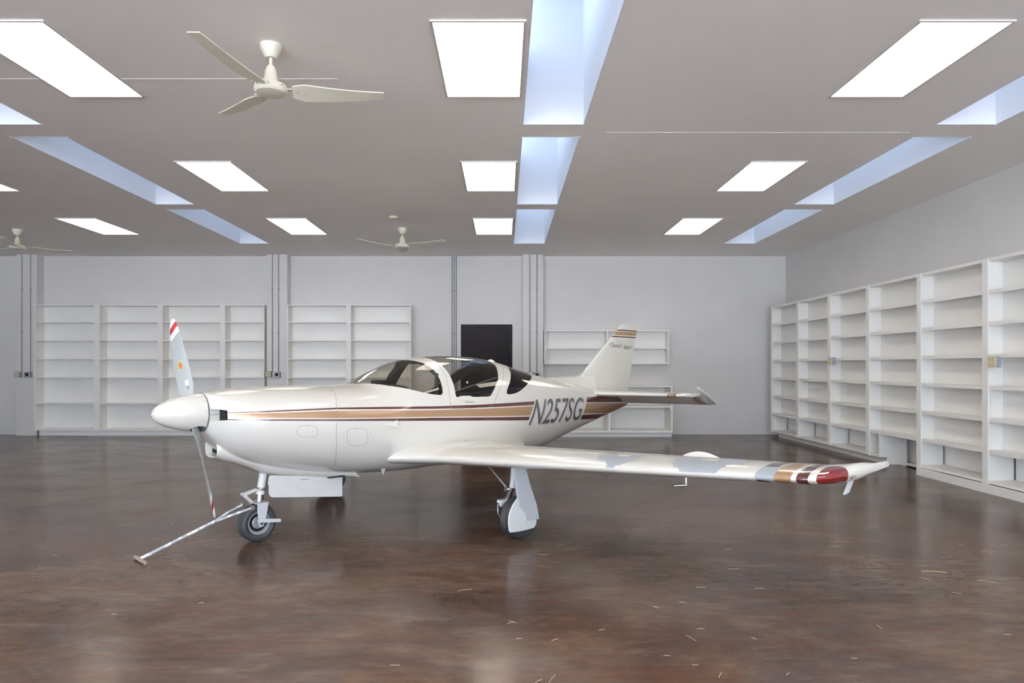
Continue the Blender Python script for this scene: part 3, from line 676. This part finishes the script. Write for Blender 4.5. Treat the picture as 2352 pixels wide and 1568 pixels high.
def blade(sg):
    rh = np.array([0, *(sg*UL)]); th = np.array([0, sg*.861, sg*.508]); fw_ = np.array([1., 0, 0])
    rr = np.concatenate([[.05], np.linspace(.09, .735, 44), [.748, .756]])
    ch = np.interp(rr, [.05,.09,.12,.18,.28,.40,.52,.62,.69,.735,.748,.756], [.06,.065,.085,.112,.132,.138,.130,.112,.092,.066,.048,.02])
    tk = np.interp(rr, [.05,.09,.15,.25,.5,.76], [.05,.045,.028,.018,.011,.005])
    be = lambda r_: np.arctan(1.02/(2*math.pi*np.maximum(r_, .13)))
    n2 = 40; Gb = np.zeros((len(rr), n2, 3)); B_ = be(rr)
    swp = np.interp(rr, [0,.5,.756], [0,0,.012])
    for i, r_ in enumerate(rr):
        cdv = th*math.cos(B_[i])+fw_*math.sin(B_[i]); nv = fw_*math.cos(B_[i])-th*math.sin(B_[i])
        for k in range(n2):
            q = 2*math.pi*k/n2; x = math.cos(q); y = math.sin(q)*(1 if math.sin(q) > 0 else .45)*(1-.35*x)
            Gb[i, k] = rh*r_+cdv*(x*ch[i]/2-swp[i])+nv*y*tk[i]/2+np.array([PX, 0, HZ])
    S = grid_surf(Gb)
    def loc(V):
        P = V-np.array([PX, 0, HZ]); r_ = P@rh; b2 = be(r_); c = (P@th)*np.cos(b2)+P[:, 0]*np.sin(b2); nn = P[:, 0]*np.cos(b2)-(P@th)*np.sin(b2); return r_, c, nn
    def fr(lo, hi): return lambda V: (lambda r_, c, nn: np.minimum(r_-.5*(-c)*.55-lo, hi-(r_-.5*(-c)*.55)))(*loc(V))
    S.paint(fr(.612, 9), 1); S.paint(fr(.660, .705), 2)
    if sg < 0:
        el = lambda ra, rc: (lambda V: (lambda r_, c, nn: np.minimum(1-((r_-.375)/ra)**2-((c)/rc)**2, nn*400))(*loc(V)))
        S.paint(el(.037, .026), 3); S.paint(el(.033, .022), 4)
        S.paint(lambda V: (lambda r_, c, nn: np.minimum(np.minimum(1-((r_-.375)/.031)**2-((c)/.020)**2, nn*400), .008-np.abs(c-.25*(r_-.375))))(*loc(V)), 5)
        rc = lambda r0, r1, c0, c1: (lambda V: (lambda r_, c, nn: np.minimum(np.minimum(np.minimum(r_-r0, r1-r_), np.minimum(c-c0, c1-c)), nn*4))(*loc(V)))
        S.paint(rc(.205, .245, -.032, -.005), 1); S.paint(rc(.170, .203, -.028, -.008), 6)
    return S.obj('blade', np.ones(len(S.T), bool), {0: PROPG, 1: WHITE, 2: RED, 3: IVORY, 4: mat('sticker_olive', (.30, .28, .10), .4), 5: mat('sticker_orange', (.75, .10, .03), .4), 6: SEAM}, prop)
blade(1); blade(-1)
# ------------------------------------------------------------------ wings
def airfoil(n=34, camber=.02):
    t = (1-np.cos(np.linspace(0, math.pi, n)))/2; yt = 5*(.2969*np.sqrt(t)-.126*t-.3516*t**2+.2843*t**3-.1036*t**4); cm = 4*camber*t*(1-t)
    x = np.concatenate([t[::-1], t[1:-1]]); s = np.concatenate([np.ones(n), -np.ones(n-2)]); y = np.concatenate([yt[::-1], yt[1:-1]]); c = np.concatenate([cm[::-1], cm[1:-1]]); return x, s*y, c
AX, AY, AC = airfoil()
def wing(side):
    bs = np.concatenate([np.linspace(.30, .9, 26), np.linspace(.93, 3.48, 90), np.linspace(3.50, 3.70, 28)])
    LE = np.interp(bs, [0, .9, 3.50, 3.56, 3.60, 3.64, 3.67, 3.69, 3.70], [.385, .378, .335, .315, .275, .19, .06, -.12, -.30])
    TE = np.interp(bs, [0, .5, 3.35, 3.60, 3.68, 3.70], [-.80, -.745, -.42, -.42, -.40, -.37])
    zl = .528+.0565*bs; ze = .513+.0505*bs; tk = np.interp(bs, [0, .5, 3.4, 3.5, 3.6, 3.66, 3.70], [.14, .135, .118, .115, .125, .15, .07])
    e_ = np.clip((.85-bs)/.45, 0, 1)**2; LE = LE+.20*e_; TE = TE-.30*e_; tip = np.clip((bs-3.5)/.2, 0, 1)
    G = np.zeros((len(bs), len(AX), 3))
    for i, b in enumerate(bs):
        c = LE[i]-TE[i]; cc = min(max(c, .46), 1.15)
        G[i, :, 0] = LE[i]-c*AX; G[i, :, 1] = side*b
        G[i, :, 2] = zl[i]+(ze[i]-zl[i])*AX+(AC+AY*tk[i])*cc*(1+.10*e_[i])+.012*e_[i]+.012*tip[i]**2+.03*tip[i]*tip[i]*AX
    S = grid_surf(G); add_cap(S, G[-1], (0, side, 0)); B = lambda V: V[:, 1]*side
    bd = lambda lo, hi: (lambda V: np.minimum(B(V)-lo, hi-B(V)))
    for lo_, hi_, k_ in ((3.275, 3.345, 2), (3.368, 3.452, 3), (3.478, 3.530, 2)): S.paint_all((lambda V: B(V)-lo_, lambda V: hi_-B(V)), k_)
    if side > 0:
        def blob(a0, b0, ra, rb, ph):
            def f(V):
                x = (V[:, 0]-a0)/ra; y = (V[:, 1]-b0)/rb; q = np.arctan2(y, x)
                return np.minimum(1+.14*np.sin(3*q+ph)+.08*np.sin(7*q+2*ph)+.05*np.sin(13*q)+.03*np.sin(29*q+ph)-np.hypot(x, y), (V[:, 2]-(.535+.0565*V[:, 1]))*60)
            return f
        S.paint(blob(.17, 2.36, .17, .16, .3), 4); S.paint(blob(.20, 2.93, .19, .20, 1.4), 4)
        S.paint(lambda V: np.minimum(np.minimum(V[:, 1]-3.272, 3.368-V[:, 1]), np.minimum(V[:, 0]-.22, V[:, 2]-.700)), 4)
        S.paint(blob(.14, 2.35, .03, .05, 2), 5); S.paint(blob(.12, 2.92, .03, .05, .5), 5)
    LP = [(.60, 3.568), (.60, 3.75), (.15, 3.75), (.125, 3.61), (.15, 3.563)]
    fl = lambda V: sdf(np.stack([V[:, 0], B(V)], 1), LP); S.cut(fl)
    hg = lambda V: np.minimum(-.42+.115*(3.4-B(V))*.62+.16-V[:, 0]-.0, np.minimum(B(V)-2.15, 3.5-B(V))); S.cut(hg)
    C_ = S.cen(); il = fl(C_) > 0; ia = (hg(C_) > 0) & ~il
    pm = {0: CREAM, 2: MAROON, 3: GOLD, 4: PRIMER, 5: IVORY}
    wo = S.obj('wing', ~il & ~ia, pm, PL); S.obj('navigation_light', il, {0: REDL if side > 0 else GREENL}, wo); S.obj('aileron', ia, pm, wo)
    zz = lambda b: .528+.0565*b
    if side > 0:
        P = [(.02, 2.705, zz(2.70)-.03), (.02, 2.705, .568), (.02, 2.69, .560)]
        MB().tube(P[:2], .010, 8).build('pitot_mast', STEEL, wo, smooth=60); MB().tube([(.02, 2.71, .566), (.05, 2.68, .564), (.08, 2.655, .562)], .010, 8).build('pitot_tube', STEEL, wo, smooth=60)
        dm = MB(); nn = 18
        vs = []; 
        for i in range(nn+1):
            t = i/nn; bb = 2.36+.33*t; h = .062*math.sin(math.pi*t)**.8*(1-.25*t)
            for j in range(9): q = math.pi*j/8; vs.append((-.49+.022*math.cos(q)*math.sin(math.pi*t)**.5, bb, .513+.0505*bb+.010+h*math.sin(q)))
        dm.add(vs, [(i*9+j, i*9+j+1, (i+1)*9+j+1, (i+1)*9+j) for i in range(nn) for j in range(8)]); dm.build('hinge_fairing', WHITE, wo, smooth=70)
    td = MB(); td.prism([(.01, .705), (-.045, .70), (.035, .640), (.10, .637)], lambda a, z: (a, side*3.615, z), lambda a, z: (a, side*3.627, z)); td.build('tip_skid', LTGREY, wo, bevel=.002)
    MB().tube([(.10, side*3.655, .725), (.125, side*3.668, .728), (.125, side*3.676, .738), (.11, side*3.678, .742)], .0065, 8).build('tip_strobe', STEEL, wo, smooth=60)
    MB().lathe([(0, .003), (.018, .003), (.020, 0)], (.05, side*1.15, zz(1.15)+.072), 'z', 20).build('fuel_cap', CREAM, wo)
wing(1); wing(-1)
# ------------------------------------------------------------------ tail
def tail_half(side):
    bs = np.concatenate([np.linspace(.06, 1.14, 60), np.linspace(1.15, 1.185, 6)])
    LE = np.interp(bs, [0, 1.14, 1.17, 1.185], [-2.38, -2.63, -2.66, -2.72]); H = np.interp(bs, [0, 1.2], [-2.93, -2.965])
    x, y, c = airfoil(24, 0); keep = x*1.0
    G = np.zeros((len(bs), len(x), 3)); f_ = np.clip((.22-bs)/.15, 0, 1)**2
    for i, b in enumerate(bs):
        chd = (LE[i]-H[i])/.62; G[i, :, 0] = LE[i]+.10*f_[i]-(LE[i]+.10*f_[i]-H[i])*x; G[i, :, 1] = side*b; G[i, :, 2] = .972+y*.085*chd*np.interp(x, [0, .6, 1], [1, 1, 2.0])*(1+.5*f_[i])+x*0
    S = grid_surf(G); add_cap(S, G[-1], (0, side, 0)); B = lambda V: V[:, 1]*side; bd = lambda lo, hi: (lambda V: np.minimum(B(V)-lo, hi-B(V)))
    for lo_, hi_, k_ in ((1.0, 1.012, 2), (1.018, 1.062, 3), (1.068, 1.082, 2)): S.paint_all((lambda V: B(V)-lo_, lambda V: hi_-B(V)), k_)
    so = S.obj('stabilizer', np.ones(len(S.T), bool), PAINT, PL)
    # elevator hangs down about its hinge; its horn swings up ahead of it
    el = R(30); bs = np.concatenate([np.linspace(.09, 1.188, 50), np.linspace(1.192, 1.262, 10)]); G = np.zeros((len(bs), len(x), 3))
    for i, b in enumerate(bs):
        h = float(np.interp(b, [0, 1.2], [-2.95, -2.985])); fwd = 0.012 if b < 1.19 else float(np.interp(b, [1.19, 1.215, 1.262], [.14, .165, .03])); aft = float(np.interp(b, [0, 1.19, 1.262], [.275, .235, .215]))
        th_ = .020 if b < 1.19 else float(np.interp(b, [1.19, 1.24, 1.262], [.011, .010, .006]))
        u = fwd-(fwd+aft)*x; zz = y*.10*(fwd+aft)*3.2*th_/.02*.55
        G[i, :, 0] = h+u*math.cos(el)-zz*math.sin(el)*0; G[i, :, 1] = side*b; G[i, :, 2] = .975+u*math.sin(el)+zz
    E_ = grid_surf(G); add_cap(E_, G[-1], (0, side, 0)); add_cap(E_, G[0], (0, -side, 0))
    for lo_, hi_, k_ in ((1.05, 1.058, 2), (1.068, 1.118, 3), (1.128, 1.138, 2)): E_.paint_all((lambda V: B(V)-lo_, lambda V: hi_-B(V)), k_)
    E_.obj('elevator', np.ones(len(E_.T), bool), PAINT, so)
tail_half(1); tail_half(-1)
# fin with dorsal fillet and rudder
zs = np.concatenate([np.linspace(.90, 1.74, 60), np.linspace(1.75, 1.795, 8)])
LEf = np.interp(zs, [.90, 1.10, 1.19, 1.23, 1.74, 1.775, 1.795], [-2.66, -2.54, -2.45, -2.475, -3.145, -3.185, -3.235]); TEf = np.interp(zs, [.90, 1.70, 1.735, 1.765, 1.78, 1.795], [-3.325, -3.53, -3.56, -3.585, -3.575, -3.54])
x, y, c = airfoil(30, 0); G = np.zeros((len(zs), len(x), 3)); tf = np.interp(zs, [.9, 1.2, 1.74, 1.78, 1.795], [.10, .085, .075, .06, .015])
for i, z in enumerate(zs):
    ch = LEf[i]-TEf[i]; G[i, :, 0] = LEf[i]-ch*x; G[i, :, 1] = y*tf[i]*ch; G[i, :, 2] = z
FN = grid_surf(G); add_cap(FN, G[-1], (0, 0, 1)); lv = lambda lo, hi: (lambda V: np.minimum(V[:, 2]-lo, hi-V[:, 2]))
for lo_, hi_, k_ in ((1.708, 1.722, 2), (1.655, 1.698, 3), (1.628, 1.643, 2)): FN.paint_all((lambda V: V[:, 2]-lo_, lambda V: hi_-V[:, 2]), k_)
rud = lambda V: (-2.955-(V[:, 2]-.97)*.37)-V[:, 0]
FN.cut(rud); RC = rud(FN.cen()) > 0
fin = FN.obj('fin', ~RC, PAINT, PL); rudder = FN.obj('rudder', RC, PAINT, PL)
def finb(a, z):
    le = np.interp(z, zs, LEf); te = np.interp(z, zs, TEf); t = (le-a)/(le-te); t = min(max(t, 0.001), 1); yt = 5*(.2969*math.sqrt(t)-.126*t-.3516*t*t+.2843*t**3-.1036*t**4)
    return yt*np.interp(z, zs, tf)*(le-te)
MB().tube([(-3.06-0*.01, finb(-3.07, 1.62)+.001, 1.62), (-3.12, finb(-3.12, 1.585)+.001, 1.585), (-3.185, finb(-3.185, 1.54)+.001, 1.54)], .0014, 6).build('panel_line', SEAM, fin)
for sd in (1, -1):
    q = (lambda s: s) if sd > 0 else (lambda s: 1-s)
    lettering('fin_lettering', 'Glasair', lambda s, t: (-(2.925+.245*q(s)+.022*(t if sd > 0 else -t)), sd*(finb(-(2.925+.245*q(s)), 1.53)+.002), 1.508+.048*t-.004*s), DKGREY, fin, bold=.006, cut=.3)
    lettering('rudder_lettering', 'Super II', lambda s, t: (-(3.225+.165*q(s)+.02*(t if sd > 0 else -t)), sd*(finb(-(3.225+.165*q(s)), 1.53)+.002), 1.492+.048*t-.004*s), DKGREY, rudder, bold=.01, cut=.3)
DA = np.linspace(-1.72, -2.62, 30); NB = 15; G = np.zeros((30, NB, 3))
for i, a in enumerate(DA):
    ztop = float(np.interp(a, [-2.62, -2.50, -2.42, -2.36, -2.25, -1.72], [1.35, 1.245, 1.195, 1.180, 1.172, 1.150])); wv = [float(v_[0]) for v_ in section(a)]; zt_ = wv[1]-.012
    ww = float(np.interp(a, [-2.62, -2.45, -2.2, -1.72], [.10, .09, .055, .02])); z0 = zt_-.02
    for k in range(NB):
        s = -1+2*k/(NB-1); G[i, k] = (a, ww*s, z0+(max(ztop, zt_)-z0)*(1-abs(s)**.75)**1.1 if abs(s) < 1 else z0)
DS = grid_surf(G, closed=False); DS.obj('dorsal_fillet', np.ones(len(DS.T), bool), {0: CREAM}, PL)
# ------------------------------------------------------------------ landing gear
def wheel(c, r, wd, parent, name='wheel'):
    w_ = MB(); h = wd/2; k = .62*r
    prof = [(k*.97, -h*.62), (k*1.02, -h*.80), (r*.80, -h), (r*.93, -h*.88), (r*.985, -h*.62)]
    for g in (-.40, -.13, .13, .40): prof += [(r*.995, h*(g-.08)), (r*.975, h*(g-.03)), (r*.975, h*(g+.03)), (r*.995, h*(g+.08))]
    prof += [(r*.985, h*.62), (r*.93, h*.88), (r*.80, h), (k*1.02, h*.80), (k*.97, h*.62)]
    w_.lathe(prof, c, 'y', 48); ty = w_.build('tyre', RUBBER, parent, smooth=35)
    q = MB(); q.lathe([(.012, -h*.55), (k*.45, -h*.5), (k*.55, -h*.35), (k*.80, -h*.35), (k*.86, -h*.66), (k*1.0, -h*.72), (k*1.0, h*.72), (k*.86, h*.66), (k*.80, h*.35), (k*.55, h*.35), (k*.45, h*.5), (.012, h*.55)], c, 'y', 40); q.build('rim', RIMG, ty, smooth=35)
    hb = MB(); hb.lathe([(k*.50, h*.36), (k*.60, h*.40), (k*.68, h*.40), (k*.76, h*.36)], c, 'y', 32); hb.build('dish_shade_ring', BLACK, ty, smooth=35)  # black ring puts the shade inside the wheel dish into colour
    return ty
ng = empty('nose_gear'); ng.parent = PL
NX, NR = 1.405, .137
wheel((NX, 0, NR), NR, .10, ng)
MB().tube([(1.352, 0, .50), (1.372, 0, .385)], .030, 20).build('strut_tube', WHITE, ng, smooth=50)
MB().tube([(1.372, 0, .387), (1.3735, 0, .372), (1.375, 0, .365)], [.026, .034, .026], 20).build('strut_collar', STEEL, ng, smooth=50)
MB().tube([(1.375, 0, .366), (1.379, 0, .338)], .034, 20).build('strut_seal', WHITE, ng, smooth=50)
MB().tube([(1.378, 0, .345), (1.385, 0, .285)], .026, 20).build('oleo_piston', CHROME, ng, smooth=50)
fk = MB(); fk.box(1.345, 1.435, -.072, .072, .277, .285)
for s in (1, -1): fk.prism([(1.43,.283),(1.350,.283),(1.352,.25),(1.372,.15),(1.385,.115),(1.41,.108),(1.425,.125),(1.425,.17),(1.432,.24)], lambda a, z: (a, s*.060, z), lambda a, z: (a, s*.069, z))
fk.build('fork', LTGREY, ng, bevel=.002)
MB().tube([(NX, -.085, NR), (NX, .085, NR)], .012, 14).build('axle', STEEL, ng, smooth=50)
for s in (1, -1): MB().prism([(1.43,.150),(1.435,.165),(1.42,.175),(1.26,.150),(1.25,.138),(1.26,.125),(1.42,.145)], lambda a, z: (a, s*.0695, z), lambda a, z: (a, s*.077, z)).build('drag_arm', LTGREY, ng, bevel=.002)
tl = MB()
for s in (1, -1):
    tl.tube([(1.40, s*.016, .376), (1.505, s*.026, .350)], .008, 8); tl.tube([(1.505, s*.026, .350), (1.445, s*.020, .288)], .008, 8)
tl.tube([(1.505, -.032, .350), (1.505, .032, .350)], .011, 10); tl.build('torque_link', WORNW, ng, smooth=50)
for s in (1,):
    gd = MB(); gd.prism([(1.372,.478),(1.362,.488),(1.00,.440),(.765,.405),(.765,.258),(.775,.254),(1.345,.325),(1.365,.335),(1.375,.365),(1.372,.40),(1.380,.43)], lambda a, z: (a, s*.118, z), lambda a, z: (a, s*.130, z)); g_ = gd.build('gear_door', WORNW, ng, bevel=.003)
    if s > 0:
        for k in range(5): MB().box(1.115-.014*k, 1.121-.014*k, .1301, .1306, .425-.0015*k, .434-.0015*k).build('stencil_mark', DKGREY, g_)
for s in (1, -1):
    mg = empty('main_gear'); mg.parent = PL; b0 = s*1.31
    wheel((.0, b0, .155), .155, .125, mg)
    Yb = lambda b: s*b
    MB().tube([(.03, Yb(1.305), .60), (.03, Yb(1.285), .44), (.03, Yb(1.272), .375)], [.030, .024, .022], 16).build('leg_strut', WHITE, mg, smooth=50)
    MB().tube([(.03, Yb(1.274), .38), (.035, Yb(1.235), .29)], .018, 16).build('oleo_piston', CHROME, mg, smooth=50)
    MB().tube([(.035, Yb(1.225), .30), (.0, Yb(1.220), .165)], .020, 12).build('axle_arm', STEEL, mg, smooth=50)
    MB().tube([(0, Yb(1.215), .155), (0, Yb(1.40), .155)], .014, 12).build('axle', STEEL, mg, smooth=50)
    bc = MB(); bc.box(.03, .12, *sorted((Yb(1.20), Yb(1.245))), .262, .285); bc.lathe([(0, Yb(1.20)), (.03, Yb(1.20)), (.03, Yb(1.225)), (0, Yb(1.225))], (.075, 0, .255), 'y', 16); bc.build('brake_caliper', WORNW, mg, bevel=.002)
    MB().tube([(.07, Yb(1.21), .28), (.12, Yb(1.21), .25), (.13, Yb(1.22), .19), (.10, Yb(1.225), .14)], .004, 8).build('brake_line', STEEL, mg, smooth=60)
    ss = MB(); ss.tube([(.045, Yb(1.02), .53), (.045, Yb(1.11), .46)], .011, 10); ss.tube([(.045, Yb(1.10), .47), (.045, Yb(1.245), .362)], .015, 10); ss.build('side_brace', STEEL, mg, smooth=50)
    MB().tube([(.035, Yb(1.235), .362), (.065, Yb(1.235), .362)], .018, 12).build('brace_pivot', STEEL, mg, smooth=50)
    def plate(poly, b, t, nm, m): return MB().prism(poly, lambda a, z: (a, Yb(b), z), lambda a, z: (a, Yb(b+t), z)).build(nm, m, mg, bevel=.002)
    plate([(.158,.590),(.020,.590),(.028,.517),(-.019,.394),(-.087,.246),(-.113,.138),(.033,.148),(.047,.211),(.102,.267),(.127,.352),(.150,.50)], 1.405, .010, 'leg_door', LTGREY)
    plate([(.105,.322),(.130,.30),(.151,.279),(.180,.235),(.193,.205),(.197,.152),(.190,.10),(.178,.085),(.115,.079),(.01,.076),(-.068,.078),(-.085,.09),(-.098,.11),(-.098,.16),(-.06,.24),(.0,.32)], 1.388, .012, 'wheel_door', WHITE)
# ------------------------------------------------------------------ tow bar (its own thing)
def chipped():
    m = mat('chipped_white_paint', (.8, .8, .8), .4); nt = m.node_tree; b = nt.nodes['Principled BSDF']
    tc = nt.nodes.new('ShaderNodeTexCoord'); n = nt.nodes.new('ShaderNodeTexNoise'); n.inputs['Scale'].default_value = 16; n.inputs['Detail'].default_value = 4
    r = nt.nodes.new('ShaderNodeValToRGB'); r.color_ramp.elements[0].position = .49; r.color_ramp.elements[0].color = (.45, .47, .50, 1); r.color_ramp.elements[1].position = .51; r.color_ramp.elements[1].color = (.82, .82, .82, 1)
    nt.links.new(tc.outputs['Object'], n.inputs['Vector']); nt.links.new(n.outputs[0], r.inputs[0]); nt.links.new(r.outputs[0], b.inputs['Base Color'])
    return m
CHIP = chipped()
tb = empty('tow_bar', (-.826, 6.0, 0), math.pi+TH, label='chipped white metal tow bar hooked to the nose wheel, handle on the floor', cat='tow bar')
MB().tube([(1.68, -.003, .200), (2.185, -.02, .022)], .0108, 12).build('shaft', CHIP, tb, smooth=50)
for s in (1, -1): MB().tube([(1.70, s*.008, .193), (1.60, s*.045, .228), (1.475, s*.078, .262)], .0095, 10).build('prong', CHIP, tb, smooth=50)
for s in (1, -1): MB().tube([(1.475, s*.071, .262), (1.475, s*.092, .262)], .014, 12).build('hook_pin', STEEL, tb, smooth=50)
MB().tube([(2.19, -.115, .0135), (2.19, .075, .0135)], .012, 12).build('handle', mat('rusty_handle', (.34, .25, .22), .6, noise=.3, scale=30), tb, smooth=50)
# ------------------------------------------------------------------ straw on the floor
ST_ = [(1187+u/2, 1240+v/2, l, q) for u, v, l, q in ((-20,376,24,-.6),(-28,380,20,.5),(2112-2352,230,36,.3),(120,67,22,0),(975,43,20,.2),(995,133,26,.1),(1460,30,18,-.1),(1880,180,16,-.9),(2165,192,40,-.4),(2020,243,18,-.5),(845,218,22,0),(1115,223,20,0),(762,286,16,-.2),(640,308,14,-.4),(845,408,18,0),(800,450,22,-.9),(1090,452,12,-.6),(1665,398,12,-1.2),(2255,434,16,0),(1550,544,14,0),(820,574,14,0),(690,531,14,-.1),(160,640,34,.9),(100,648,22,.6),(175,458,20,.5),(390,413,14,.3),(10,453,14,.2),(1245,615,16,.6),(935,620,18,.8),(2040,25,12,0),(-1850,340,12,0),(-1420,155,8,0),(-560,575,22,0),(-1450,290,14,.2))]
def straw(u, v, l, q, big=False):
    y = 1568*CAM_Z/(v-842); x = (u-1158)/1568*y; L = l*y/1568/2*(1.6 if abs(q) > .6 else 1.0); r = .0009 if not big else .0018
    c, s = math.cos(q*1.3), math.sin(q*1.3); mb = MB(); mb.tube([(-L*c, -L*s, r), (0, .08*L, r+.0008), (L*c, L*s, r)], r, 5)
    o = mb.build('straw', STRAW); o.location = (x, y, 0); return o
for u, v, l, q in ST_: tag(straw(u, v, l, q), 'tiny dry straw scattered on the brown floor', 'straw', 'straws scattered on the floor')
tag(straw(1176+1940/2, 1240+146/2, 104/2*1.0, -.18, True), 'longest dry straw, on the floor at the right below the wing tip', 'straw', 'straws scattered on the floor')
